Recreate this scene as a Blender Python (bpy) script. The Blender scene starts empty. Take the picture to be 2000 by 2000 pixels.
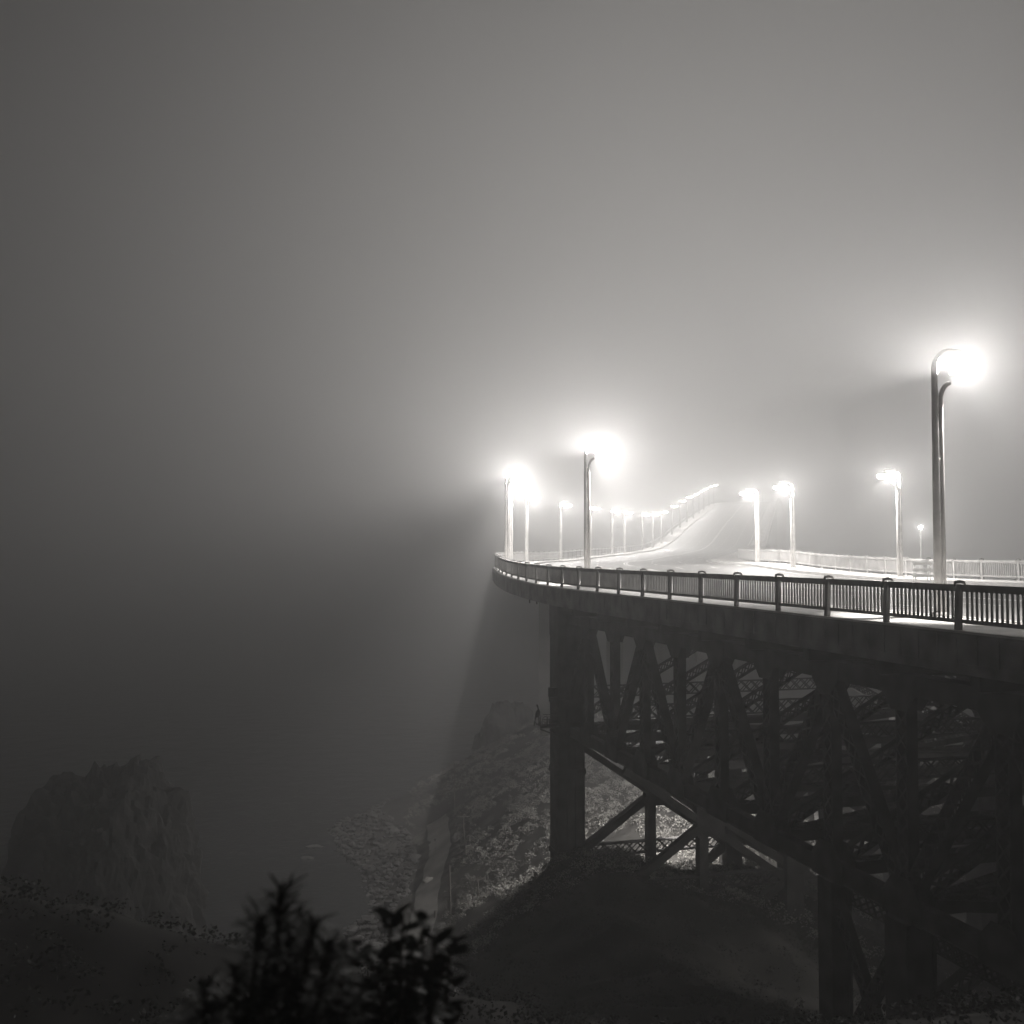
import bpy, bmesh, math, random
import numpy as np
from mathutils import Vector, Matrix, noise
random.seed(7)
S = bpy.context.scene
COL = S.collection
F = 2000.0
UP = Vector((0, 0, 1))
PITCH = math.atan(80 / F)

# ------------------------------------------------------------------ camera
cd = bpy.data.cameras.new('camera'); cam = bpy.data.objects.new('camera', cd); COL.objects.link(cam)
cd.sensor_width = 36; cd.lens = 36.0; cd.clip_start = 0.1; cd.clip_end = 9000
cd.dof.use_dof = True; cd.dof.focus_distance = 60; cd.dof.aperture_fstop = 1.3
cam.location = (0, 0, 0); cam.rotation_euler = (math.pi / 2 + PITCH, 0, 0)
S.camera = cam
# ------------------------------------------------------------------ night sky
w = bpy.data.worlds.new('World'); S.world = w; w.use_nodes = True
nt = w.node_tree; bg = nt.nodes['Background']
sky = nt.nodes.new('ShaderNodeTexSky'); sky.sky_type = 'NISHITA'; sky.sun_disc = False
sky.sun_elevation = math.radians(-8); sky.sun_rotation = math.radians(20)
bw = nt.nodes.new('ShaderNodeRGBToBW'); nt.links.new(sky.outputs[0], bw.inputs[0])
# added glow to widen the lit fog: soft sky lobe behind the bridge
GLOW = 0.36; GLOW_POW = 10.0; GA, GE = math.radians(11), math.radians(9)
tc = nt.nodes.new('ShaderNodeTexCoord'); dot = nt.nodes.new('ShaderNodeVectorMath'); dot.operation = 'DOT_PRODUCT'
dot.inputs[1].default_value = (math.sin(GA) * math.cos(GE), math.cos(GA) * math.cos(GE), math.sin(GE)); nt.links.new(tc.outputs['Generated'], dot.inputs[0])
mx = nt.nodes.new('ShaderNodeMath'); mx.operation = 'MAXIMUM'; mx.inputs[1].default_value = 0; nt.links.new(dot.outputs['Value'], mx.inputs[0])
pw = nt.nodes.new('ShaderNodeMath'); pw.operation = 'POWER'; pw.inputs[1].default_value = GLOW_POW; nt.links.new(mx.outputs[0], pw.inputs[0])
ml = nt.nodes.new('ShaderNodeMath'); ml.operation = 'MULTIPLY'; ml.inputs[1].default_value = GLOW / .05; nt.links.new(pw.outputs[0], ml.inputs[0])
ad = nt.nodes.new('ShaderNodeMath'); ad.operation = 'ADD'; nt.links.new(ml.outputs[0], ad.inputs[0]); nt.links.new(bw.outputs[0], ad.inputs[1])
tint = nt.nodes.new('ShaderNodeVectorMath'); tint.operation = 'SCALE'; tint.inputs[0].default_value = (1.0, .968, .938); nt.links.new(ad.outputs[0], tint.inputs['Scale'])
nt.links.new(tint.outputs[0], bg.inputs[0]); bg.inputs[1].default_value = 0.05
# ------------------------------------------------------------------ exposure
S.view_settings.view_transform = 'Standard'; S.view_settings.look = 'None'
S.view_settings.gamma = 1.0; S.view_settings.exposure = 0.0
S.cycles.volume_bounces = 2; S.cycles.max_bounces = 6; S.cycles.diffuse_bounces = 2
S.cycles.use_denoising = True
LAMP_W = 72000.0
LAMP_COL = (1.0, 0.965, 0.93)
FOG = 0.0046
FOG_TOP = 90; ALB = .75; ANISO = .3

# ------------------------------------------------------------------ helpers
def at(px, py, D):
    u = (px - 1000) / F; v = (1000 - py) / F
    d = Vector((u, math.cos(PITCH) - v * math.sin(PITCH), math.sin(PITCH) + v * math.cos(PITCH)))
    return d * (D / d.y)

def mat(name, col, rough=0.8, var=0.25, scale=3.0, bump=0.0, metal=0.0, emit=0.0, spec=0.3):
    m = bpy.data.materials.new(name); m.use_nodes = True
    n = m.node_tree.nodes; l = m.node_tree.links; b = n['Principled BSDF']
    b.inputs['Roughness'].default_value = rough; b.inputs['Metallic'].default_value = metal
    b.inputs['Specular IOR Level'].default_value = spec
    tc = n.new('ShaderNodeTexCoord'); nz = n.new('ShaderNodeTexNoise')
    nz.inputs['Scale'].default_value = scale; nz.inputs['Detail'].default_value = 8; nz.inputs['Roughness'].default_value = ANISO
    l.new(tc.outputs['Object'], nz.inputs['Vector'])
    r = n.new('ShaderNodeValToRGB')
    r.color_ramp.elements[0].position = 0.3; r.color_ramp.elements[1].position = 0.7
    r.color_ramp.elements[0].color = tuple(c * (1 - var) for c in col) + (1,)
    r.color_ramp.elements[1].color = tuple(min(1, c * (1 + var)) for c in col) + (1,)
    l.new(nz.outputs['Fac'], r.inputs['Fac']); l.new(r.outputs[0], b.inputs['Base Color'])
    if bump:
        bp = n.new('ShaderNodeBump'); bp.inputs['Strength'].default_value = 1.0; bp.inputs['Distance'].default_value = bump
        l.new(nz.outputs['Fac'], bp.inputs['Height']); l.new(bp.outputs[0], b.inputs['Normal'])
    return m

M = {}
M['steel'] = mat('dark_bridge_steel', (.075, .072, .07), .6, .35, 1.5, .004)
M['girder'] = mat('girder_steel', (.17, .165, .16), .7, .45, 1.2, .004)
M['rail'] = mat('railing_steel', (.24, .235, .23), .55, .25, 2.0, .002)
M['pole'] = mat('lamp_pole_steel', (.42, .41, .40), .85, .2, 2.0, spec=.1)
M['concrete'] = mat('sidewalk_concrete', (.50, .49, .475), .85, .18, 1.2, .004)
M['kerb'] = mat('kerb_concrete', (.40, .39, .38), .85, .15, 1.5, .003)
M['asphalt'] = mat('asphalt', (.11, .108, .105), .6, .25, .9, .004)
M['paint'] = mat('road_paint', (.72, .71, .69), .6, .12, 3.0)
M['soil'] = mat('hillside_soil', (.045, .043, .04), .95, .5, .35, .15)
M['track'] = mat('packed_dirt', (.32, .31, .295), .95, .3, .5, .05)
M['verge'] = mat('pale_grass', (.10, .097, .09), .95, .5, .7, .08, spec=.05)
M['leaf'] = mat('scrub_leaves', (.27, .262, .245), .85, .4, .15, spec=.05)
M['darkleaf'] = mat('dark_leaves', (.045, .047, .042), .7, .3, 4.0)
M['bark'] = mat('bark', (.09, .08, .07), .9, .3, 6.0, .01)
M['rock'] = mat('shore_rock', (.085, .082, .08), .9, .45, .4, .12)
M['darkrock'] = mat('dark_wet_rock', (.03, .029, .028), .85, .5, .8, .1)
M['palerock'] = mat('pale_rock', (.32, .31, .29), .9, .25, .6, .08)
M['pier'] = mat('pier_concrete', (.20, .195, .19), .9, .25, .4, .02)
M['wood'] = mat('weathered_wood', (.12, .11, .10), .9, .3, 3.0)
M['white'] = mat('white_board', (.7, .7, .68), .7, .1, 3.0)

def sea_mat():
    m = mat('sea_water', (.012, .013, .014), .18, .2, .05, 0, spec=.5)
    n = m.node_tree.nodes; l = m.node_tree.links; b = n['Principled BSDF']
    tc = n.new('ShaderNodeTexCoord'); nz = n.new('ShaderNodeTexNoise')
    nz.inputs['Scale'].default_value = .35; nz.inputs['Detail'].default_value = 6
    bp = n.new('ShaderNodeBump'); bp.inputs['Distance'].default_value = .5; bp.inputs['Strength'].default_value = .7
    l.new(tc.outputs['Object'], nz.inputs['Vector']); l.new(nz.outputs['Fac'], bp.inputs['Height']); l.new(bp.outputs[0], b.inputs['Normal'])
    return m
M['sea'] = sea_mat()

def lens_mat():
    m = bpy.data.materials.new('lamp_glass'); m.use_nodes = True
    n = m.node_tree.nodes; l = m.node_tree.links; n.remove(n['Principled BSDF'])
    e = n.new('ShaderNodeEmission'); e.inputs[0].default_value = LAMP_COL + (1,); e.inputs[1].default_value = 14
    t = n.new('ShaderNodeBsdfTransparent'); a = n.new('ShaderNodeAddShader')
    l.new(e.outputs[0], a.inputs[0]); l.new(t.outputs[0], a.inputs[1]); l.new(a.outputs[0], n['Material Output'].inputs[0])
    m.cycles.emission_sampling = 'NONE'
    return m
M['lens'] = lens_mat()

class MB:
    """collects boxes, bars, tubes and sheets of one mesh"""
    def __init__(s): s.v = []; s.f = []
    def add(s, vs, fs):
        o = len(s.v); s.v += [tuple(q) for q in vs]; s.f += [tuple(i + o for i in f) for f in fs]
    def bar(s, p0, p1, w, d, up=(0, 0, 1)):
        p0 = Vector(p0); p1 = Vector(p1); a = (p1 - p0).normalized(); up = Vector(up)
        x = a.cross(up)
        if x.length < 1e-4: x = a.cross(Vector((1, 0, 0)))
        x.normalize(); y = x.cross(a).normalized()
        vs = [p + x * (sx * w / 2) + y * (sy * d / 2) for p in (p0, p1) for sx, sy in ((-1, -1), (1, -1), (1, 1), (-1, 1))]
        s.add(vs, [(3, 2, 1, 0), (4, 5, 6, 7), (0, 1, 5, 4), (1, 2, 6, 5), (2, 3, 7, 6), (3, 0, 4, 7)])
    def tube(s, pts, r, n=10, cap=True):
        pts = [Vector(p) for p in pts]
        rs = r if isinstance(r, (list, tuple)) else [r] * len(pts)
        t0 = (pts[1] - pts[0]).normalized(); ref = Vector((0, 0, 1)) if abs(t0.z) < .9 else Vector((0, 1, 0))
        x = t0.cross(ref).normalized(); vs = []
        for i, p in enumerate(pts):
            t = (pts[min(i + 1, len(pts) - 1)] - pts[max(i - 1, 0)]).normalized()
            x = (x - t * x.dot(t)).normalized(); y = t.cross(x)
            for k in range(n):
                a = 2 * math.pi * k / n; vs.append(p + (x * math.cos(a) + y * math.sin(a)) * rs[i])
        fs = [(i * n + k, i * n + (k + 1) % n, (i + 1) * n + (k + 1) % n, (i + 1) * n + k) for i in range(len(pts) - 1) for k in range(n)]
        if cap: fs += [tuple(range(n - 1, -1, -1)), tuple((len(pts) - 1) * n + k for k in range(n))]
        s.add(vs, fs)
    def build(s, name, m, parent=None, smooth=False):
        me = bpy.data.meshes.new(name); me.from_pydata(s.v, [], s.f)
        me.materials.append(m)
        if smooth: me.polygons.foreach_set('use_smooth', [True] * len(me.polygons))
        me.update()
        o = bpy.data.objects.new(name, me); COL.objects.link(o)
        if parent:
            o.parent = parent
            o.matrix_parent_inverse = parent_world(parent).inverted()
        return o

def parent_world(o):
    m = o.matrix_basis.copy()
    if o.parent: m = parent_world(o.parent) @ o.matrix_parent_inverse @ m
    return m

def tag(o, label=None, cat=None, group=None, kind=None):
    if label: o['label'] = label
    if cat: o['category'] = cat
    if group: o['group'] = group
    if kind: o['kind'] = kind
    return o

def empty(name, loc=(0, 0, 0), rz=0):
    o = bpy.data.objects.new(name, None); COL.objects.link(o); o.location = loc; o.rotation_euler = (0, 0, rz)
    o.empty_display_size = .3
    return o

def copy_tree(o, parent=None, skip=()):
    c = o.copy(); COL.objects.link(c)
    if parent: c.parent = parent
    for ch in list(o.children):
        if ch.name.split('.')[0] not in skip: copy_tree(ch, c, skip)
    return c

def laced(mb, p0, p1, w, d, face, bar=.07, pitch=None, plate=.05):
    """built-up steel member: two flange plates joined by X lacing on two faces; face = normal of the laced face"""
    p0 = Vector(p0); p1 = Vector(p1); a = p1 - p0; L = a.length; a.normalize()
    n = Vector(face); n = (n - a * n.dot(a)).normalized(); sd = a.cross(n).normalized()
    for sg in (-1, 1):
        off = sd * (sg * w / 2)
        mb.bar(p0 + off, p1 + off, d, plate, up=sd)
    pitch = pitch or w * 1.05; k = max(1, int(L / pitch)); st = L / k
    for fs in (-1, 1):
        fo = n * (fs * (d / 2 - .01))
        for i in range(k):
            q0 = p0 + a * (i * st); q1 = p0 + a * ((i + 1) * st)
            mb.bar(q0 - sd * w / 2 + fo, q1 + sd * w / 2 + fo, bar, .015, up=n)
            mb.bar(q0 + sd * w / 2 + fo * .98, q1 - sd * w / 2 + fo * .98, bar, .015, up=n)

# ------------------------------------------------------------------ path of the near railing: plan and height
T0 = -0.272; PH0 = math.atan(T0); D_CURVE = 58.0; KAPPA = .0062; PH1 = math.atan(.277)
ds = 0.5
path = []
def _mk():
    X, Y, ph = 19.9 - T0 * -1 * (-14), -14.0, PH0
    s = 0
    X = 19.9 + T0 * Y
    while Y < 640:
        path.append((s, X, Y, ph))
        if Y > D_CURVE and ph < PH1: ph = min(PH1, ph + KAPPA * ds)
        X += math.sin(ph) * ds; Y += math.cos(ph) * ds; s += ds
_mk()
PA = np.array(path)
ZK = np.array([(-20, -2.1), (63, -2.1), (76, -1.9), (84, -1.72), (95, -1.35), (108, -1.35), (128, -1.15), (150, -1.1), (172, -.6), (192, -.3), (210, .1),
               (230, .5), (250, 1.4), (268, 2.9), (290, 5.6), (310, 8), (330, 10.2), (350, 12.2), (368, 14.3), (385, 16), (405, 18.2), (425, 20), (460, 22.6), (500, 24.6), (560, 26), (700, 26)])
_kern = np.hanning(41); _kern /= _kern.sum()
_zr = np.interp(PA[:, 2], ZK[:, 0], ZK[:, 1]); _zp = np.pad(_zr, 20, mode='edge'); ZS = np.convolve(_zp, _kern, 'valid')
def s_of_D(D): return float(np.interp(D, PA[:, 2], PA[:, 0]))
def on(s, t=0.0, z=0.0):
    """point on the bridge: s along the near railing, t metres to the right of it, z above the near sidewalk"""
    X = np.interp(s, PA[:, 0], PA[:, 1]); Y = np.interp(s, PA[:, 0], PA[:, 2]); ph = np.interp(s, PA[:, 0], PA[:, 3]); zz = np.interp(s, PA[:, 0], ZS)
    return Vector((X + math.cos(ph) * t, Y - math.sin(ph) * t, zz + z + t * .4 / 27))
def heading(s): return float(np.interp(s, PA[:, 0], PA[:, 3]))
S_END = float(PA[-1, 0])

def sweep(name, sec, m, s0=0, s1=None, step=2.0, parent=None):
    s1 = s1 or S_END; k = max(2, int((s1 - s0) / step)); mb = MB(); n = len(sec); vs = []
    for i in range(k + 1):
        s = s0 + (s1 - s0) * i / k
        vs += [on(s, t, z) for t, z in sec]
    fs = [(i * n + j, i * n + (j + 1) % n, (i + 1) * n + (j + 1) % n, (i + 1) * n + j) for i in range(k) for j in range(n)]
    fs += [tuple(range(n - 1, -1, -1)), tuple(k * n + j for j in range(n))]
    mb.add(vs, fs)
    return mb.build(name, m, parent)
def rect(t0, t1, z0, z1): return [(t0, z0), (t1, z0), (t1, z1), (t0, z1)]

WID = 27.0
bridge = empty('bridge', on(s_of_D(30), 13.5, -1))
tag(bridge, 'dark steel truss bridge carrying the lit road out into the fog', 'bridge')
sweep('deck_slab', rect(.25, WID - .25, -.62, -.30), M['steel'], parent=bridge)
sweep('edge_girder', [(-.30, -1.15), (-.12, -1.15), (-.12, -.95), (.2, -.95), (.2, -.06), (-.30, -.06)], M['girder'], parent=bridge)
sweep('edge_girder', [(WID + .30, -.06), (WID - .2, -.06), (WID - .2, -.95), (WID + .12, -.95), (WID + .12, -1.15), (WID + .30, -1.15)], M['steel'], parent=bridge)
for i, t in enumerate((3.2, 6.6, 10, 13.5, 17, 20.4, 23.8)):
    sweep('stringer', rect(t - .15, t + .15, -1.3, -.64), M['steel'], parent=bridge, step=4)
tag(sweep('sidewalk', rect(-.25, 3.0, -.29, 0), M['concrete']), kind='structure')
tag(sweep('sidewalk', rect(WID - 3, WID + .25, -.29, 0), M['concrete']), kind='structure')
tag(sweep('kerb', rect(3.0, 3.25, -.29, .03), M['kerb']), kind='structure')
tag(sweep('kerb', rect(WID - 3.25, WID - 3, -.29, .03), M['kerb']), kind='structure')
tag(sweep('road', rect(3.25, WID - 3.25, -.295, -.16), M['asphalt']), kind='structure')
def markings():
    mb = MB()
    for t, dash in ((3.9, 0), (WID - 3.9, 0), (7.4, 1), (10.4, 1), (13.4, 0), (13.7, 0), (16.6, 1), (19.8, 1)):
        s = 0.0
        while s < S_END - 4:
            e = s + (3.0 if dash else 6.0)
            q = [on(a, b, -.156) for a, b in ((s, t - .07), (e, t - .07), (e, t + .07), (s, t + .07))]
            mb.add(q, [(3, 2, 1, 0)])
            s += 9.0 if dash else 6.0
    return mb.build('lane_markings', M['paint'])
tag(markings(), kind='structure')

def ribs():
    mb = MB(); s = s_of_D(14)
    while s < s_of_D(115):
        a = on(s, -.315, -.95); b = on(s, -.315, -.1); h = heading(s); mb.bar(a, b, .03, .05, Vector((math.sin(h), math.cos(h), 0)))
        s += .8
    for z in (-.16, -.9):
        s = s_of_D(14)
        while s < s_of_D(115):
            mb.bar(on(s, -.31, z), on(s + 1.6, -.31, z), .03, .06); s += 1.6
    return mb.build('girder_ribs', M['girder'], bridge)
ribs()
# ------------------------------------------------------------------ the truss under the near part
def TR(D, t, z):
    return Vector((19.9 + T0 * D + .9649 * t, D + .2625 * t, z))
ALONG = Vector((T0, 1, 0)).normalized(); ACROSS = Vector((.9649, .2625, 0)); ZT, ZB = -4.1, -11.0
Tn = [19.6, 27.8, 36.0, 44.2, 52.4, 60.6]; Bn = [15.5, 23.7, 32.0, 40.1, 48.3, 56.5, 64.7]
allD = sorted(Tn + Bn)
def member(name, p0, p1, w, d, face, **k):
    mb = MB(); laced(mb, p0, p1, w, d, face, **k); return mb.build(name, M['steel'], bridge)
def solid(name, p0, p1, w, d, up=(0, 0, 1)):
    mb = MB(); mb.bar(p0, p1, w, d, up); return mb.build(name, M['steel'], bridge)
for t in (1.2, 13.2, 25.4):
    mb = MB()
    mb.bar(TR(10, t, ZT), TR(65.5, t, ZT), .5, .62); mb.bar(TR(10, t, ZT + .33), TR(65.5, t, ZT + .33), .66, .04)
    mb.build('top_chord', M['steel'], bridge)
    if t == 13.2: continue
    mb = MB()
    mb.bar(TR(10, t, ZB), TR(65.5, t, ZB), .42, .55); mb.bar(TR(10, t, ZB - .295), TR(65.5, t, ZB - .295), .56, .04)
    mb.build('bottom_chord', M['steel'], bridge)
    for D in allD:
        member('vertical', TR(D, t, ZB + .35), TR(D, t, ZT - .3), .5, .40, ACROSS)
        for zz, sz in ((ZT, 1.3), (ZB, 1.5)):
            mb = MB()
            for sg in (-1, 1):
                c = TR(D, t, zz) + ACROSS * (sg * .27); h = sz / 2; dn = -1 if zz == ZT else 1
                q = [c + ALONG * a * 1.3 + UP * b for a, b in ((-h, -.36 * dn), (h, -.36 * dn), (h * .95, h * .5 * -1 * -dn), (h * .45, h * 1.25 * dn), (-h * .45, h * 1.25 * dn), (-h * .95, h * .5 * dn))]
                r = [p + ACROSS * (.02 * sg) for p in q]
                mb.add(q + r, [tuple(range(6)), tuple(range(11, 5, -1))] + [(i, (i + 1) % 6, 6 + (i + 1) % 6, 6 + i) for i in range(6)])
            mb.build('gusset_plate', M['steel'], bridge)
    for Dt in Tn:
        for Db in Bn:
            if abs(abs(Dt - Db) - 4.1) < .2:
                member('diagonal', TR(Dt, t, ZT - .2), TR(Db, t, ZB + .2), .5, .42, ACROSS)
# floor beams, brackets, sway frames, laterals
for D in allD:
    mb = MB(); mb.bar(TR(D, .2, -3.25), TR(D, WID - .2, -3.25), .35, 1.0); mb.bar(TR(D, .2, -3.78), TR(D, WID - .2, -3.78), .5, .04)
    mb.build('floor_beam', M['steel'], bridge)
for i, D in enumerate(allD):
    member('cross_strut', TR(D, 1.5, ZB), TR(D, 25.1, ZB), .6, .45, UP)
    member('sway_brace', TR(D, 1.5, ZB + .3), TR(D, 13.2, ZT - .4), .45, .35, ALONG)
    member('sway_brace', TR(D, 25.1, ZB + .3), TR(D, 13.2, ZT - .4), .45, .35, ALONG)
    if D in Bn:
        member('cross_strut', TR(D, 1.5, ZB + 2.2), TR(D, 25.1, ZB + 2.2), .7, .35, ALONG)
for a, b in zip(Bn[:-1], Bn[1:]):
    member('lateral_brace', TR(a, 1.4, ZB - .05), TR(b, 25.2, ZB - .05), .5, .35, UP)
    member('lateral_brace', TR(b, 1.4, ZB + .12), TR(a, 25.2, ZB + .12), .5, .35, UP)
for a, b in zip(Tn[:-1], Tn[1:]):
    member('top_lateral', TR(a, 1.4, ZT), TR(b, 13.0, ZT), .4, .3, UP)
    member('top_lateral', TR(b, 1.4, ZT + .1), TR(a, 13.0, ZT + .1), .4, .3, UP)
    member('top_lateral', TR(a, 25.2, ZT), TR(b, 13.4, ZT), .4, .3, UP)
# trestle towers
def leg(D, t, z1, wdt=1.0, solid_leg=False, z0=ZB - .35):
    mb = MB()
    if solid_leg:
        mb.bar(TR(D, t, z0), TR(D, t, z1), wdt, wdt, ALONG)
        for sg in (-1, 1):
            mb.bar(TR(D, t, z0) + ACROSS * sg * (wdt / 2 - .06) - ALONG * (wdt / 2 + .03), TR(D, t, z1) + ACROSS * sg * (wdt / 2 - .06) - ALONG * (wdt / 2 + .03), .12, .06, ALONG)
    else:
        laced(mb, TR(D, t, z0), TR(D, t, z1), wdt, .75, ALONG, bar=.09)
        laced(mb, TR(D, t, z0), TR(D, t, z1), .75, wdt, ACROSS, bar=.09)
    return mb.build('column', M['steel'], bridge)
for t in (1.2, 25.4):
    leg(32.0, t, -30, 1.05, True); leg(36.0, t, -30, .8, True)
    for z0, z1 in ((-12, -17.5), (-17.5, -23), (-23, -28.5)):
        member('tower_brace', TR(32.2, t, z0), TR(35.8, t, z1), .42, .3, ACROSS); member('tower_brace', TR(35.8, t, z0), TR(32.2, t, z1), .42, .3, ACROSS)
        solid('tower_strut', TR(32, t, z1), TR(36, t, z1), .3, .35)
for D in (32.0, 36.0):
    leg(D, 13.2, -30, .9)
    for ta, tb in ((1.2, 13.2), (13.2, 25.4)):
        for z0, z1 in ((-11.6, -18.5), (-18.5, -26)):
            member('tower_brace', TR(D, ta, z0), TR(D, tb, z1), .6, .4, ALONG); member('tower_brace', TR(D, tb, z0), TR(D, ta, z1), .6, .4, ALONG)
            member('tower_strut', TR(D, ta, z1), TR(D, tb, z1), .6, .4, ALONG)
# main bent: massive pillar with braced transverse frame
def pillar():
    mb = MB(); t = 1.05
    mb.bar(TR(64.2, t, -3.2), TR(64.2, t, -34), 1.75, 1.6, ALONG)
    for sg in (-1, 1):
        for q in (-.8, -.27, .27, .8):
            c = ALONG * (-.83) + ACROSS * q
            mb.bar(TR(64.2, t, -3.4) + c, TR(64.2, t, -34) + c, .06, .06, ALONG)
    for z in (-9.2, -10.6, -13.5, -18.5):
        mb.bar(TR(64.2, t, z) - ACROSS * .93, TR(64.2, t, z) + ACROSS * .93, 1.76, .35)
    return mb.build('pillar', M['steel'], bridge)
pil = pillar()
for Dd, wd in ((64.2, .55), (57.0, .4)):
    for t, k in ((6.6, .55), (12.2, 1.1), (18.8, .55), (25.4, 1.4)):
        mb = MB(); mb.bar(TR(Dd, t, ZB), TR(Dd, t, -32), k, k, ALONG); mb.build('column', M['steel'], bridge)
    for ta, tb in ((1.9, 12.2), (12.2, 25.0)):
        for z0, z1 in ((-11.6, -18.6), (-18.6, -26)):
            for off in (-.45, .45):
                mb = MB(); o = UP * off
                mb.bar(TR(Dd, ta, z0) + o, TR(Dd, tb, z1) + o, .4, wd * .8, ALONG); mb.build('tower_brace', M['steel'], bridge)
            mb = MB(); mb.bar(TR(Dd, ta, z1), TR(Dd, tb, z0), .45, wd, ALONG); mb.build('tower_brace', M['steel'], bridge)
            mb = MB(); c = TR(Dd, (ta + tb) / 2, (z0 + z1) / 2)
            mb.bar(c - UP * .95, c + UP * .95, 1.7, .5, ALONG); mb.build('gusset_plate', M['steel'], bridge)
    member('tower_strut', TR(Dd, 1.9, -18.6), TR(Dd, 25, -18.6), .7, .5, ALONG)
# concrete piers of the far part
for D in (128, 178, 232, 290, 350, 420, 500, 580):
    s = s_of_D(D); mb = MB()
    for t in (4, 23):
        p = on(s, t, -1.1); mb.bar(p, (p.x, p.y, -35), 2.4, 3.2, Vector((math.sin(heading(s)), math.cos(heading(s)), 0)))
    a = on(s, 1.5, -2.0); b = on(s, WID - 1.5, -2.0); mb.bar(a, b, 2.2, 1.8)
    mb.build('pier', M['pier'], bridge)
# platform and cabinet on the pillar, drain pipes under the girder
def platform():
    c = at(1068, 1418, 62.2); mb = MB(); z = c.z
    p = lambda a, b, h=0: Vector((c.x + a, c.y + b, z + h))
    mb.bar(p(-.42, 0), p(.75, 0), 1.0, .10)
    mb.bar(p(-.40, -.5, -.1), p(.7, -.5, -.5), .08, .08); 
    for a in (-.40, .02):
        for b in (-.48, .48):
            mb.bar(p(a, b), p(a, b, .62), .04, .04)
    for h in (.32, .62):
        for b in (-.48, .48): mb.bar(p(-.2, b, h), p(.7, b, h), .04, .04)
    mb.tube([p(-.3, -.48, .1), p(-.28, -.48, .5), p(-.12, -.48, .66), p(.03, -.48, .6), p(.08, -.48, .4)], .02, 6)
    mb.tube([p(-.42, 0, .05), p(-.62, 0, .1), p(-.7, 0, .25), p(-.72, 0, .55)], .022, 6)
    return mb.build('platform', M['steel'], bridge)
platform()
mb = MB(); c = at(1077, 1352, 62.2); mb.bar(c - UP * .27, c + UP * .27, .34, .4); mb.bar(c + UP * .24, c + UP * .24 + Vector((.4, 0, 0)), .1, .06); mb.bar(c - UP * .2, c - UP * .2 + Vector((.4, 0, 0)), .1, .06)
mb.build('cabinet', M['steel'], bridge)
mb = MB()
for px, y0, y1, D in ((1034, 1160, 1178, 72), (1048, 1172, 1180, 69), (1074, 1180, 1240, 66)):
    mb.tube([at(px, y0 - 8, D), at(px + .5, y1, D)], .05, 6)
mb.build('drain_pipe', M['steel'], bridge)

def beacon():
    c = at(1051, 1418, 62.2)
    r = empty('warning_beacon', c); tag(r, 'slender dark beacon on two thin legs at the outer edge of the pillar platform', 'beacon')
    z0 = .05
    mb = MB()
    P = lambda a, h: c + Vector((a, 0, h))
    mb.tube([P(-.1, .52), P(-.09, .58), P(-.03, .72), P(.01, .86), P(.02, .98), P(.0, 1.05)], [.07, .10, .14, .13, .05, .035], 10)
    mb.build('body', M['steel'], r, True)
    mb = MB(); mb.tube([P(.0, 1.02), P(-.02, 1.14), P(-.06, 1.24), P(-.07, 1.30)], [.03, .05, .06, .02], 8); mb.build('head', M['steel'], r, True)
    for a, b in (((-.13, .6), (-.25, .0)), ((.03, .6), (.06, .0))):
        mb = MB(); mb.tube([P(*a), P(*b)], .028, 6); mb.build('leg', M['steel'], r)
beacon()

# ------------------------------------------------------------------ railings
PANEL = 3.2; RAIL_H = 1.24
def railing(label, t, side, s_start, n_ind, s_last):
    root = empty('bridge_railing', on(s_start, t, 0)); tag(root, label, 'railing')
    def panel(s0, s1, balu=True):
        mb = MB(); a = on(s0 + .11, t); b = on(s1 - .11, t)
        for z, wd, hh in ((RAIL_H - .06, .14, .12), (RAIL_H - .15, .05, .09), (.24, .09, .11)):
            mb.bar(a + UP * z, b + UP * z, wd, hh)
        if balu:
            k = 16
            for i in range(1, k):
                p = a.lerp(b, i / k); mb.bar(p + UP * .27, p + UP * (RAIL_H - .18), .05, .055, (b - a).normalized())
        return mb
    def post(mb, s):
        p = on(s, t); h = heading(s); al = Vector((math.sin(h), math.cos(h), 0)); ac = Vector((math.cos(h), -math.sin(h), 0))
        mb.bar(p - UP * .9 - ac * (.1 * side), p + UP * (RAIL_H + .0) - ac * (.02 * side), .13, .17, al)
        q = p + UP * (RAIL_H + .03)
        mb.tube([q - ac * .17 * side - UP * .08, q - ac * .14 * side + UP * .03, q + UP * .05, q + ac * .14 * side + UP * .02, q + ac * .2 * side - UP * .05], [.035, .045, .05, .04, .02], 8)
    s = s_start
    for i in range(n_ind):
        mb = MB(); post(mb, s); mb.build('post', M['rail'], root)
        panel(s, s + PANEL).build('panel', M['rail'], root)
        s += PANEL
    far = MB()
    while s < s_last:
        post(far, s); p = panel(s, s + PANEL, False); far.add(p.v, p.f); s += PANEL
    far.build('guard_rail', M['rail'], root)
    return root
s28 = s_of_D(28.1)
near_rail = railing('dark slatted steel railing along the near edge of the bridge', 0.0, 1, s28 - 5 * PANEL, 45, S_END - 8)
far_rail = railing('pale slatted steel railing along the far edge of the bridge road', WID, -1, s_of_D(40), 36, S_END - 8)

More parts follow.
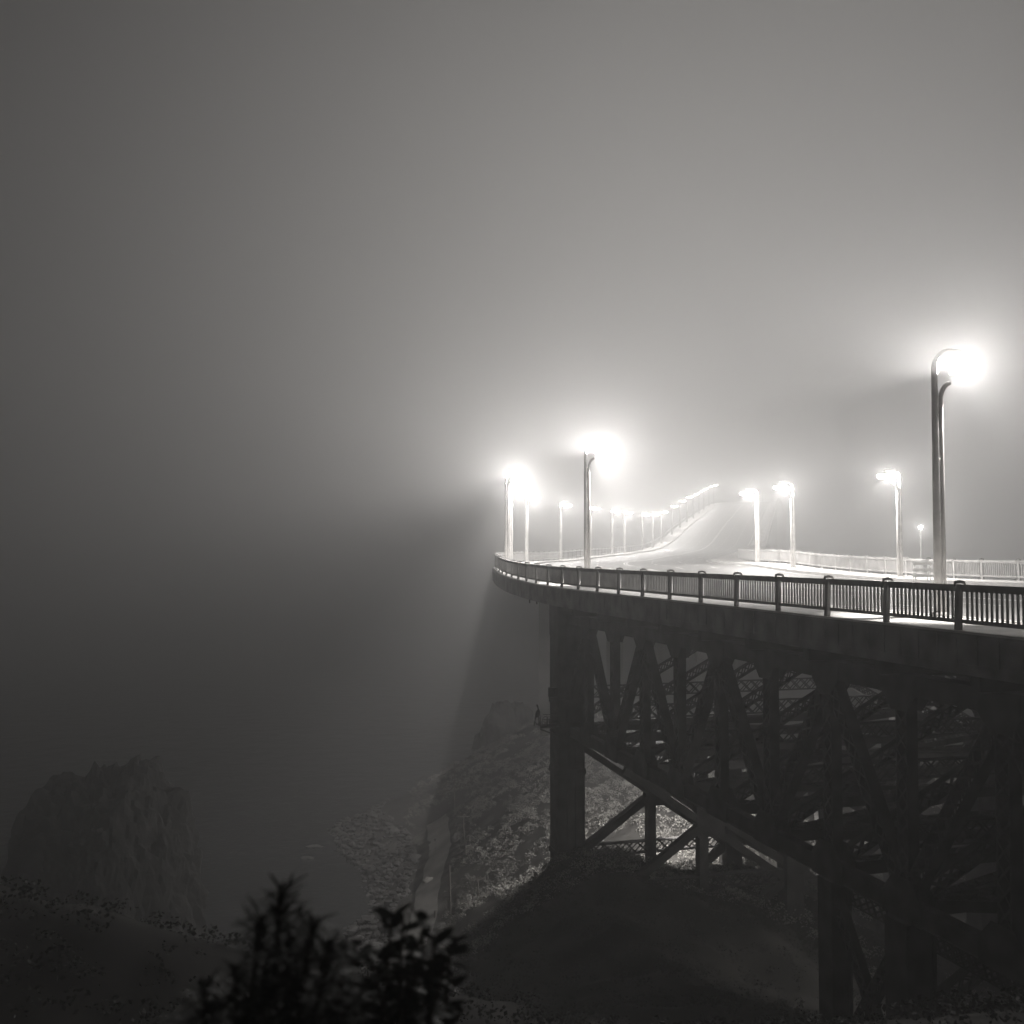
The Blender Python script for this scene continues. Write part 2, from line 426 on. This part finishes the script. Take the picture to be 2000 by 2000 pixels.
# ------------------------------------------------------------------ street lamps
LT = (3.0, 3.0, .95)
def make_lamp(SHIELD, TOP, side=1):
    r = empty('street_lamp')
    H = 8.0
    mb = MB()
    # outer tube curving over; x is towards the road
    pts = [(0, 0, 0), (0, 0, 3), (0, 0, 6), (0, 0, H - .05)]
    for k in range(1, 9):
        a = math.pi / 2 * k / 8; pts.append((.62 - .62 * math.cos(a), 0, H - .05 + .62 * math.sin(a)))
    pts.append((1.0, 0, H + .56)); pts.append((1.25, 0, H + .46))
    mb.tube(pts, [.135, .125, .115, .105] + [.10 - .003 * k for k in range(1, 9)] + [.07, .05], 14)
    mb.tube([(0, 0, 0), (0, 0, .12)], .26, 14)
    mb.build('pole', M['pole'], r, True)
    mb = MB(); pts = [(.21, 0, 0), (.21, 0, 3), (.20, 0, H - 1.15)]
    for k in range(1, 7):
        a = math.pi / 2 * k / 6; pts.append((.20 + .38 - .38 * math.cos(a), 0, H - 1.15 + .55 * math.sin(a) + .12 * k / 6))
    mb.tube(pts, [.10, .095, .085] + [.075] * 6, 12)
    for z in (1.5, 3.2, 5): mb.bar((.04, 0, z), (.2, 0, z), .1, .3)
    mb.build('brace', M['pole'], r, True)
    mb = MB(); 
    vs = []
    for x, hw, zt in ((.56, .05, .05), (.70, .08, .10), (1.15, .095, .13), (1.6, .085, .10), (1.74, .05, .05)):
        vs += [(x, -hw, H + .11), (x, hw, H + .11), (x, hw * .6, H + .11 + zt), (x, -hw * .6, H + .11 + zt)]
    fs = [(i * 4 + j, i * 4 + (j + 1) % 4, i * 4 + 4 + (j + 1) % 4, i * 4 + 4 + j) for i in range(4) for j in range(4)] + [(3, 2, 1, 0), (16, 17, 18, 19)]
    mb.add(vs, fs); mb.bar((1.15, 0, H + .2), (1.15, 0, H + .52), .08, .08)
    lum = mb.build('luminaire', M['pole'], r)
    mb = MB(); vs = []
    for x, hw, dz in ((.58, .07, .14), (.66, .11, .28), (1.15, .13, .31), (1.6, .12, .27), (1.70, .07, .15)):
        vs += [(x, -hw, H + .105), (x, -hw * .8, H + .10 - dz), (x, hw * .8, H + .10 - dz), (x, hw, H + .105)]
    mb.add(vs, fs); mb.build('lens', M['lens'], lum)
    mb = MB(); vs = []
    for k in range(9):
        a = math.radians(-78 + 19.5 * k); q = Vector((.88 - side * .075 * math.cos(a), .075 * math.sin(a), 0))
        vs += [q + UP * (H - .05 - TOP), q + UP * (H - .05 - SHIELD)]
    mb.add(vs, [(2 * k, 2 * k + 1, 2 * k + 3, 2 * k + 2) for k in range(8)])
    if SHIELD:
        sh = mb.build('added_shield', M['pole'], lum); sd = sh.modifiers.new('thickness', 'SOLIDIFY'); sd.thickness = .006  # added inside the lens to keep outward light from below the deck
    ld = bpy.data.lights.new('lamp_bulb', 'POINT'); ld.energy = LAMP_W; ld.color = LAMP_COL; ld.shadow_soft_size = .014 if side > 0 else .028
    lo = bpy.data.objects.new('lamp_bulb', ld); COL.objects.link(lo); lo.parent = lum; lo.location = (.88, 0, H - .05)
    return r
protos = {'long': make_lamp(.154, .008), 'short': make_lamp(.068, .019), 'inner': make_lamp(.036, .011, -1)}; used = set()
def lamp(D, t, label, group, flip=False, sc=1.0, added_shield=True, power=1.0):
    kind = added_shield
    o = protos[kind] if kind not in used else copy_tree(protos[kind]); used.add(kind)
    s = s_of_D(D)
    o.location = on(s, t, .0); o.rotation_euler = (0, 0, -heading(s) + (math.pi if flip else 0)); o.scale = (1, 1, sc)
    if power != 1.0:
        for q in o.children_recursive:
            if q.type == 'LIGHT': q.data = q.data.copy(); q.data.energy = LAMP_W * power
    tag(o, label, 'street lamp', group)
    return o
GL = 'street lamps along the near kerb'; GR = 'street lamps along the opposite kerb'
POWER_R = .12
POWER = (.21, .29, .24, .13, .12, .12, .11)
lab = {0: 'tall double-tube street lamp closest to us, rising behind the near railing',
       1: 'street lamp with hooked arm behind the brightest stretch of railing above the pillar',
       2: 'street lamp at the bend where the near railing turns away, its arm over the road',
       3: 'small lit street lamp just beyond the one at the bend, almost hidden by its pole',
       4: 'small lit street lamp past the bend, between two taller near lamps',
       5: 'faint street lamp seen just before the tall pole above the pillar'}
words = ['first', 'second', 'third', 'fourth', 'fifth', 'sixth', 'seventh', 'eighth', 'ninth', 'tenth', 'eleventh', 'twelfth', 'thirteenth', 'fourteenth', 'fifteenth', 'sixteenth', 'seventeenth']
Ds = [(32.7, 1.02), (67.0, 1.1), (97, 1.1), (112, 1.03), (128, 1), (150, 1), (172, 1), (192, 1), (206, 1), (230, 1), (247, 1), (262, 1), (285, 1), (305, 1), (325, 1), (345, 1), (365, 1), (385, 1), (408, 1), (432, 1)]
for i, (D, sc) in enumerate(Ds):
    l = lab.get(i) or 'fog-blurred street lamp, %s past the pole above the pillar' % words[i - 6]
    lamp(D, LT[min(i, 2)], l, GL, sc=sc, added_shield='short' if i in (2, 3) else 'long', power=POWER[min(i, len(POWER) - 1)])
for D, l, sc in ((65, 'lit street lamp on the opposite kerb beside the tall double-tube pole', .87),
             (85, 'lit street lamp on the opposite kerb at the inside of the bend', .86), (97, 'fading street lamp farthest along the opposite kerb', .83)):
    lamp(D, WID - 2, l, GR, flip=True, power=POWER_R, sc=sc, added_shield='inner')

def work_light(c, top, power, label):
    r = empty('work_light', c); tag(r, label, 'work lamp', 'maintenance lamps under the deck')
    mb = MB(); mb.tube([c + UP * .12, c + UP * .2, c + UP * .34], [.2, .16, .05], 10); mb.build('housing', M['steel'], r)
    mb = MB(); mb.tube([c + UP * .34, c + UP * (top - c.z)], .025, 6); mb.build('hanger', M['steel'], r)
    mb = MB(); mb.tube([c - UP * .12, c, c + UP * .11], [.06, .14, .14], 10); mb.build('lens', M['lens'], r)
    mb = MB(); vs = []
    for k in range(9):
        a = math.radians(-90 + 80 * (k - 4) / 4); q = c + Vector((.2 * math.cos(a), .2 * math.sin(a), 0)); vs += [q + UP * .14, q - UP * .42]
    mb.add(vs, [(2 * k, 2 * k + 1, 2 * k + 3, 2 * k + 2) for k in range(8)])
    sh = mb.build('added_hood', M['steel'], r); sd = sh.modifiers.new('thickness', 'SOLIDIFY'); sd.thickness = .01  # added on the camera side to keep the mound in front unlit
    ld = bpy.data.lights.new('lamp_bulb', 'POINT'); ld.energy = power; ld.color = LAMP_COL; ld.shadow_soft_size = .03
    lo = bpy.data.objects.new('lamp_bulb', ld); COL.objects.link(lo); lo.location = c; lo.parent = r; lo.matrix_parent_inverse = parent_world(r).inverted()
work_light(TR(66.4, 9.6, -11.95), -10.6, 12500, 'lit maintenance lamp hanging under the deck behind the pillar end of the trusses')
work_light(TR(43.6, 9.9, -14.4), -11.2, 650, 'small maintenance lamp low under the deck behind the thick trestle column')

# ------------------------------------------------------------------ terrain
SEA = -30.0
CP = [at(*p) for p in (
    (776, 1563, 115), (890, 1496, 118), (930, 1475, 118), (1040, 1415, 116), (1077, 1395, 114), (1130, 1375, 112),
    (859, 1656, 95), (818, 1832, 73.5), (842, 1720, 86), (850, 1600, 105), (800, 1860, 70),
    (940, 1600, 95), (1000, 1600, 89), (1077, 1501, 96), (1000, 1500, 104), (1077, 1600, 82), (950, 1750, 76), (1000, 1700, 77), (880, 1790, 75), (905, 1870, 62), (850, 1960, 52),
    (662, 1615, 112), (725, 1700, 96.7), (740, 1760, 88.2), (700, 1800, 83.3), (660, 1850, 78),
    (1085, 1700, 62), (1300, 1760, 55), (1420, 1850, 50), (1200, 1800, 48),
    (640, 1900, 24), (420, 1830, 24), (200, 1780, 24), (0, 1740, 24), (-300, 1700, 24))]
CP += [Vector(p) for p in (
    (0, 0, -1.75), (-2, 4, -2.9), (2, 4, -2.9), (0, 10, -5.6), (-6, 10, -5.3), (6, 10, -5.4), (10, 20, -9), (0, 20, -9.8), (-8, 18, -8.6), (20, 20, -8), (-20, 0, -1.8), (20, 0, -3), (-40, 10, -6), (0, -20, 2), (-40, -20, 2), (40, -20, 0),
    (24, 36, -23), (30, 46, -25), (45, 40, -23), (26, 58, -25), (40, 70, -24), (60, 60, -15), (100, 60, -14), (100, 0, -6), (60, 0, -6), (150, 0, -6), (150, 80, -14),
    (20, 80, -19.5), (25, 110, -20), (60, 110, -20), (60, 140, -30), (30, 140, -31), (110, 150, -26), (150, 150, -22), (150, 200, -34), (100, 200, -34),
    (10, 130, -27), (5, 140, -32), (-10, 128, -32), (-20, 122, -32), (-25, 112, -32), (-18, 97, -32), (-16, 85, -32), (-18, 75, -32.5), (-30, 90, -34), (0, 150, -34), (60, 180, -34),
    (-9, 68, -29.5), (-12, 62, -32), (-6, 52, -27), (-10, 44, -26), (-20, 45, -33), (-14, 34, -19), (-30, 40, -33), (-50, 40, -34), (-80, 40, -34), (-80, 25, -20), (-150, 25, -24), (-150, 60, -34), (-60, 100, -34), (-150, 200, -34), (150, 230, -34), (0, 230, -34), (-60, 160, -34))]
A = np.array([(p.x, p.y) for p in CP]); Zc = np.array([p.z for p in CP])
def _rbf():
    d = np.linalg.norm(A[:, None] - A[None], axis=2); n = len(A)
    K = np.zeros((n + 3, n + 3)); K[:n, :n] = -d - np.eye(n) * .3; K[:n, n] = 1; K[:n, n + 1:] = A; K[n, :n] = 1; K[n + 1:, :n] = A.T
    return np.linalg.solve(K, np.concatenate([Zc, [0, 0, 0]]))
WR = _rbf()
TRACK = [at(*p) for p in ((805, 1870, 69.5), (818, 1832, 73.5), (832, 1770, 80), (842, 1720, 86), (855, 1680, 91.5), (859, 1656, 95), (855, 1625, 100.5), (852, 1606, 104))]
TP = np.array([(p.x, p.y) for p in TRACK])
def track_dist(x, y):
    best = 1e9
    for a, b in zip(TP[:-1], TP[1:]):
        ab = b - a; q = np.array((x, y)) - a; h = min(1, max(0, q.dot(ab) / ab.dot(ab))); best = min(best, float(np.linalg.norm(q - ab * h)))
    return best
def base_h(x, y):
    d = np.hypot(A[:, 0] - x, A[:, 1] - y)
    return float(-(WR[:-3] @ d) + WR[-3] + WR[-2] * x + WR[-1] * y)
def height(x, y):
    z = base_h(x, y)
    amp = 1.0
    if y > 62 and abs(x) < 30: amp = .6 * min(1, max(.0, (track_dist(x, y) - 1.2) / 2.5))
    if y < 25: amp = .35
    p = Vector((x * .12, y * .12, 3.1))
    return max(-34.5, z) + amp * (1.1 * noise.fractal(p, 1.0, 2.0, 3) + .45 * noise.fractal(Vector((x * .5, y * .5, 8)), .9, 2.0, 4))
def terrain():
    xs = np.concatenate([np.arange(-150, -60, 6), np.arange(-60, -24, 2), np.arange(-24, 30, .6), np.arange(30, 60, 2), np.arange(60, 156, 6)]); ys = np.concatenate([np.arange(-20, 40, 1.25), np.arange(40, 130, .7), np.arange(130, 231, 4)])
    vs = [(x, y, height(x, y)) for y in ys for x in xs]; n = len(xs)
    fs = [(j * n + i, j * n + i + 1, (j + 1) * n + i + 1, (j + 1) * n + i) for j in range(len(ys) - 1) for i in range(n - 1)]
    mb = MB(); mb.v = vs; mb.f = fs
    return mb.build('hillside', M['soil'], None, True)
tag(terrain(), kind='structure')
mb = MB(); mb.add([(-2500, -300, SEA), (2500, -300, SEA), (2500, 2600, SEA), (-2500, 2600, SEA)], [(0, 1, 2, 3)])
tag(mb.build('sea', M['sea']), kind='structure')
def track(half, lift, name, mt):
    P = []
    T = TRACK; n = len(T)
    for i in range(n - 1):
        p0, p1, p2, p3 = T[max(i - 1, 0)], T[i], T[i + 1], T[min(i + 2, n - 1)]
        for k in range(10):
            t = k / 10
            P.append(.5 * (2 * p1 + (p2 - p0) * t + (2 * p0 - 5 * p1 + 4 * p2 - p3) * t * t + (3 * p1 - p0 - 3 * p2 + p3) * t ** 3))
    mb = MB(); vs = []
    for i, p in enumerate(P):
        q = P[min(i + 1, len(P) - 1)] - P[max(i - 1, 0)]; n = Vector((q.y, -q.x, 0)).normalized()
        for k in range(7):
            o = p + n * (k - 3) * half * (1 + .25 * noise.noise(Vector((i * .17, k, 4)))); rut = -.05 if k in (2, 4) and half < 1 else 0
            vs.append((o.x, o.y, height(o.x, o.y) + lift + rut - abs(k - 3) * .02 * half))
    fs = [(i * 7 + j, i * 7 + j + 1, i * 7 + 8 + j, i * 7 + 7 + j) for i in range(len(P) - 1) for j in range(6)]
    mb.add(vs, fs); return mb.build(name, M[mt], None, True)
tag(track(2.6, .05, 'grass_verge', 'verge'), kind='structure')
tag(track(.33, .14, 'dirt_track', 'track'), kind='structure')

# scrub over the slope: uncountable tufts of small leaf faces
def scrub():
    rnd = random.Random(3); mb = MB()
    def tuft(x, y, R, n, q=1.0):
        z = height(x, y)
        for _ in range(n):
            th = rnd.uniform(0, 2 * math.pi); ph = rnd.uniform(.05, 1.45); rr = R * rnd.uniform(.55, 1.05)
            c = Vector((x + rr * math.cos(th) * math.cos(ph), y + rr * math.sin(th) * math.cos(ph), z + rr * math.sin(ph) * .85))
            u = Vector((rnd.gauss(0, 1), rnd.gauss(0, 1), rnd.gauss(0, .6))).normalized(); v = u.cross(Vector((rnd.gauss(0, 1), rnd.gauss(0, 1), rnd.gauss(0, 1)))).normalized()
            a = q * R * rnd.uniform(.18, .34); b = a * rnd.uniform(.45, .8)
            mb.add([c - u * a, c + v * b, c + u * a, c - v * b], [(0, 1, 2, 3)])
    k = 0
    while k < 6500:
        x = rnd.uniform(-11, 20); y = rnd.uniform(58, 119)
        if k % 4 == 0: x = rnd.uniform(18, 48); y = rnd.uniform(42, 100)
        td = track_dist(x, y)
        if td < 1.5: continue
        z = base_h(x, y)
        if z < -27.8: continue
        if noise.noise(Vector((x * .3, y * .3, 1))) < -.25: continue
        tuft(x, y, rnd.uniform(.14, .3) if td < 3 else rnd.uniform(.22, .6), 34, .5); k += 1
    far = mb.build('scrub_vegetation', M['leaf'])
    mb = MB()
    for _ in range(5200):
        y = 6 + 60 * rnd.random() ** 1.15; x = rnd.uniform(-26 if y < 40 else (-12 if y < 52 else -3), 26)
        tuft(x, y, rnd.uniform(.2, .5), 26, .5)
    return far, mb.build('shaded_scrub_vegetation', M['darkleaf'])  # near tufts get a dark leaf colour in place of real shade
for o in scrub(): tag(o, kind='stuff')

def rock_mesh(mb, c, rx, ry, rz, seed, sub=2, rough=.35):
    bm = bmesh.new(); bmesh.ops.create_icosphere(bm, subdivisions=sub, radius=1)
    vs = []
    for v in bm.verts:
        q = v.co * 1.3 + Vector((seed * 7.1, seed * 3.3, seed)); d = 1 + rough * noise.fractal(q, .8, 2.0, 4)
        if sub > 4: d += .045 * (noise.ridged_multi_fractal(q * 2.2, .9, 2.1, 6, .9, 2.0) - 1.2) + .03 * noise.fractal(q * 9, .6, 2.2, 4)
        vs.append((c[0] + v.co.x * rx * d, c[1] + v.co.y * ry * d, c[2] + v.co.z * rz * d))
    mb.add(vs, [tuple(q.index for q in f.verts) for f in bm.faces]); bm.free()
def shore_rocks():
    rnd = random.Random(5); mb = MB(); k = 0
    while k < 1500:
        x = rnd.uniform(-21, -4); y = rnd.uniform(62, 117)
        z = base_h(x, y)
        if z < -30.6 or z > -28.0 or track_dist(x, y) < 1.8: continue
        r = rnd.uniform(.12, .38) * (1.6 if rnd.random() < .1 else 1)
        rock_mesh(mb, (x, y, height(x, y) + r * .15), r, r * rnd.uniform(.7, 1.2), r * rnd.uniform(.5, .9), k, 1, .5); k += 1
    return mb.build('shore_rubble', M['rock'])
tag(shore_rocks(), kind='stuff')
def rock(name, label, c, r, m, seed, sub=4, rough=.45):
    mb = MB(); rock_mesh(mb, c, *r, seed, sub, rough); return tag(mb.build(name, m), label, 'rock')
c = at(985, 1445, 121)
rock('rock_outcrop', 'large rounded rock outcrop at the top of the slope, left of the pillar', (c.x, c.y, c.z - 2.6), (3.9, 3.2, 6.6), M['rock'], 4, 5, .3)
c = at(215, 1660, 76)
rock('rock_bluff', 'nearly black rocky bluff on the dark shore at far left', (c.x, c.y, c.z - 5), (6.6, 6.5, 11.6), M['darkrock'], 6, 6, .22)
c = at(838, 1708, 86); rock('boulder', 'pale rounded boulder beside the dirt track', (c.x, c.y, height(c.x, c.y) + .1), (.55, .45, .3), M['palerock'], 12, 3, .25)
c = at(893, 1662, 94); rock('boulder', 'dark boulder against the slope side of the dirt track', (c.x, c.y, height(c.x, c.y) + .15), (.5, .5, .45), M['rock'], 14, 3, .3)
c = at(798, 1620, 102); rock('boulder', 'small dark boulder on the grass between track and shore', (c.x, c.y, height(c.x, c.y) + .1), (.4, .35, .25), M['rock'], 15, 3, .3)
for k, (px, py, D) in enumerate(((614, 1647, 106), (600, 1668, 102))):
    c = at(px, py, D); rock('sea_rock', ('low dark rock awash off the rubble point', 'smaller flat rock awash nearer us off the rubble point')[k], (c.x, c.y, SEA - .05), (.9 - .25 * k, .45, .22), M['rock'], 20 + k, 3, .3)

# ------------------------------------------------------------------ small things on the shore
def utility_pole(px, pyb, pyt, D, label, guy=None, arm=True):
    b = at(px, pyb, D); top = at(px - 2, pyt, D); b.z = height(b.x, b.y) - .3
    r = empty('utility_pole', b); tag(r, label, 'pole', 'utility poles along the track')
    mb = MB(); mb.tube([b, top], [.08, .055], 8); mb.build('shaft', M['wood'], r)
    if arm:
        mb = MB(); q = top - UP * .2; mb.bar(q - Vector((.55, .1, 0)), q + Vector((.55, .1, 0)), .06, .07)
        for a in (-.5, -.22, .22, .5): mb.tube([q + Vector((a, a * .18, .05)), q + Vector((a, a * .18, .18))], .03, 6)
        mb.build('crossarm', M['wood'], r)
    if guy:
        g = at(*guy); g.z = height(g.x, g.y); mb = MB(); mb.tube([top - UP * .3, g], .028, 6); mb.build('stay', M['wood'], r)
utility_pole(889, 1570, 1490, 102.5, 'utility pole with slanting stay standing against the fog on the ridge', (926, 1548, 102.5))
utility_pole(907, 1700, 1590, 91, 'tall thin utility pole beside the dark boulder')
utility_pole(935, 1810, 1712, 75, 'utility pole in front of dark scrub at the foot of the slope')
utility_pole(880, 1805, 1690, 75, 'plain bare pole without crossarm beside the track', None, False)
def gate():
    a = at(801, 1801, 76); b = at(822, 1803, 76); 
    r = empty('track_gate', a); tag(r, 'low pale bar gate at the left of the dirt track', 'gate')
    za = height(a.x, a.y); a.z = za
    mb = MB(); mb.bar(a - UP * .2, a + UP * .6, .1, .1); mb.build('post', M['wood'], r)
    mb = MB(); b.z = height(b.x, b.y); mb.bar(a + UP * .45, b + UP * .45, .05, .06); mb.bar(a + UP * .25, b + UP * .25, .03, .04); mb.build('bar', M['white'], r)
gate()
for k, (px, py, h, lb) in enumerate(((850, 1800, .6, 'short dark post at the right edge of the dirt track'), (876, 1800, .95, 'thick dark stump post right of the track gate'), (893, 1798, .65, 'thin dark post farthest from the track gate'))):
    p = at(px, py, 76); z = height(p.x, p.y); mb = MB(); mb.tube([(p.x, p.y, z - .3), (p.x, p.y, z + h * .9), (p.x + .03, p.y, z + h)], [.1, .09, .06], 8)
    tag(mb.build('marker_post', M['wood']), lb, 'post', 'posts by the track')

# barricade on the opposite sidewalk
def barricade():
    s = s_of_D(62); c = on(s, WID - 4.2, -.1); c = at(1800, 1125, 63.5); c.z = on(s, WID - 2.2, 0).z
    r = empty('road_barricade', c); tag(r, 'white three-bar folding barricade standing by the opposite railing behind the tall pole', 'barricade')
    for x in (-.45, .45):
        mb = MB(); mb.bar(c + Vector((x, -.2, 0)), c + Vector((x, 0, 1.15)), .06, .05); mb.build('leg', M['white'], r)
        mb = MB(); mb.bar(c + Vector((x, .25, 0)), c + Vector((x, .02, 1.15)), .06, .05); mb.build('leg', M['white'], r)
    for h in (.3, .68, 1.05):
        mb = MB(); y = -.2 + .2 * h / 1.15 - .05; mb.bar(c + Vector((-.6, y, h)), c + Vector((.6, y, h)), .03, .15); mb.build('bar', M['white'], r)
barricade()
# low lamp beyond the opposite railing
def low_lamp():
    c = at(1798, 1030, 98); z = height(c.x, c.y)
    r = empty('post_lamp', (c.x, c.y, z)); tag(r, 'low round glowing lamp beyond the opposite railing beside the tall pole', 'post lamp')
    mb = MB(); mb.tube([(c.x, c.y, z - .3), (c.x, c.y, c.z - .2)], [.12, .08], 8); mb.build('pole', M['pole'], r)
    bm = MB(); rock_mesh(bm, c, .2, .2, .2, 1, 2, 0.0); bm.build('globe', M['lens'], r, True)
    ld = bpy.data.lights.new('lamp_bulb', 'POINT'); ld.energy = LAMP_W * .05; ld.color = LAMP_COL; ld.shadow_soft_size = .08
    lo = bpy.data.objects.new('lamp_bulb', ld); COL.objects.link(lo); lo.location = c; lo.parent = r; lo.matrix_parent_inverse = parent_world(r).inverted()
low_lamp()

# ------------------------------------------------------------------ plants right in front of the camera
def leaf(mb, p, d, n, L, W, bend=.15):
    d = d.normalized(); s = d.cross(n).normalized(); u = s.cross(d)
    P = lambda a, b, c: p + d * (a * L) + s * (b * W) - u * (c * L)
    mb.add([P(0, .15, 0), P(0, -.15, 0), P(.35, .5, bend * .15), P(.35, -.5, bend * .15), P(.7, .4, bend * .5), P(.7, -.4, bend * .5), P(1, 0, bend)],
           [(0, 1, 3, 2), (2, 3, 5, 4), (4, 5, 6)])
def spiky_plant():
    D = 4.2; rnd = random.Random(11); c = at(545, 1720, D); g = Vector((c.x - .05, c.y, height(c.x, c.y) - .1))
    r = empty('spiky_shrub', g); tag(r, 'black out-of-focus spiky shrub silhouetted against the sea', 'shrub')
    st = MB(); fo = MB()
    tips = [(at(548, 1738, D), 1.0), (at(612, 1798, D - .1), .9), (at(570, 1813, D), .9), (at(510, 1788, D), .9), (at(640, 1848, D - .1), .8), (at(585, 1878, D), .9), (at(520, 1878, D), .9), (at(460, 1888, D), .9), (at(670, 1918, D), .8), (at(400, 1938, D), .9), (at(620, 1968, D), .9), (at(480, 1968, D), .9)]
    for tp, k in tips:
        st.tube([g, g.lerp(tp, .5) + Vector((rnd.uniform(-.1, .1), 0, -.05)), tp], [.03, .02, .012], 6)
        for i in range(60):
            th = rnd.uniform(0, 2 * math.pi); el = rnd.uniform(-.25, 1.0)
            d = Vector((math.cos(th) * math.cos(el), math.sin(th) * math.cos(el), math.sin(el)))
            leaf(fo, tp - Vector((0, 0, rnd.uniform(0, .16))), d, UP + Vector((.01, .02, 0)), rnd.uniform(.09, .17) * k, .02, rnd.uniform(0, .3))
        for i in range(150):
            q = g.lerp(tp, rnd.uniform(.35, .95)) + Vector((rnd.gauss(0, .07), rnd.gauss(0, .07), 0)); th = rnd.uniform(0, 2 * math.pi)
            leaf(fo, q, Vector((math.cos(th), math.sin(th), rnd.uniform(-.2, .8))), UP + Vector((.01, .02, 0)), rnd.uniform(.1, .18), .025, .2)
    st.build('stem', M['bark'], r); fo.build('foliage', M['darkleaf'], r)
spiky_plant()
def leafy_bush():
    D = 4.8; rnd = random.Random(21); g0 = at(760, 1990, D); g = Vector((g0.x, g0.y, height(g0.x, g0.y) - .1))
    r = empty('leafy_bush', g); tag(r, 'black out-of-focus bush with rounded leaf sprays in front of the dirt track', 'bush')
    st = MB(); fo = MB()
    for k in range(17):
        tx = rnd.uniform(645, 905); ty = 1775 + abs(tx - 770) * .45 + rnd.uniform(0, 90)
        tp = at(tx, ty, D + rnd.uniform(-.3, .3))
        mid = g.lerp(tp, .55) + Vector((rnd.uniform(-.12, .12), rnd.uniform(-.1, .1), 0)); P = [g.lerp(mid, i / 4) for i in range(4)] + [mid.lerp(tp, i / 6) for i in range(7)]
        st.tube(P, [.02 - .0015 * i for i in range(11)], 6)
        for i in range(3, 11):
            for _ in range(5):
                th = rnd.uniform(0, 2 * math.pi); d = Vector((math.cos(th), math.sin(th), rnd.uniform(-.2, .9)))
                leaf(fo, P[i] + Vector((rnd.gauss(0, .012),) * 3), d, Vector((rnd.gauss(0, 1), rnd.gauss(0, 1), 1)), rnd.uniform(.08, .14), rnd.uniform(.035, .055), .2)
    st.build('branches', M['bark'], r); fo.build('foliage', M['darkleaf'], r)
leafy_bush()

# ------------------------------------------------------------------ the fog itself
def haze():
    m = bpy.data.materials.new('fog_air'); m.use_nodes = True; n = m.node_tree.nodes; l = m.node_tree.links
    n.remove(n['Principled BSDF']); v = n.new('ShaderNodeVolumePrincipled')
    v.inputs['Color'].default_value = (ALB, ALB, ALB, 1); v.inputs['Density'].default_value = FOG; v.inputs['Anisotropy'].default_value = ANISO
    l.new(v.outputs[0], n['Material Output'].inputs['Volume'])
    mb = MB(); x0, x1, y0, y1, z0, z1 = -2600, 2600, -400, 2700, -37, FOG_TOP
    mb.add([(x0, y0, z0), (x1, y0, z0), (x1, y1, z0), (x0, y1, z0), (x0, y0, z1), (x1, y0, z1), (x1, y1, z1), (x0, y1, z1)],
           [(3, 2, 1, 0), (4, 5, 6, 7), (0, 1, 5, 4), (1, 2, 6, 5), (2, 3, 7, 6), (3, 0, 4, 7)])
    return mb.build('haze', m)
tag(haze(), kind='stuff')
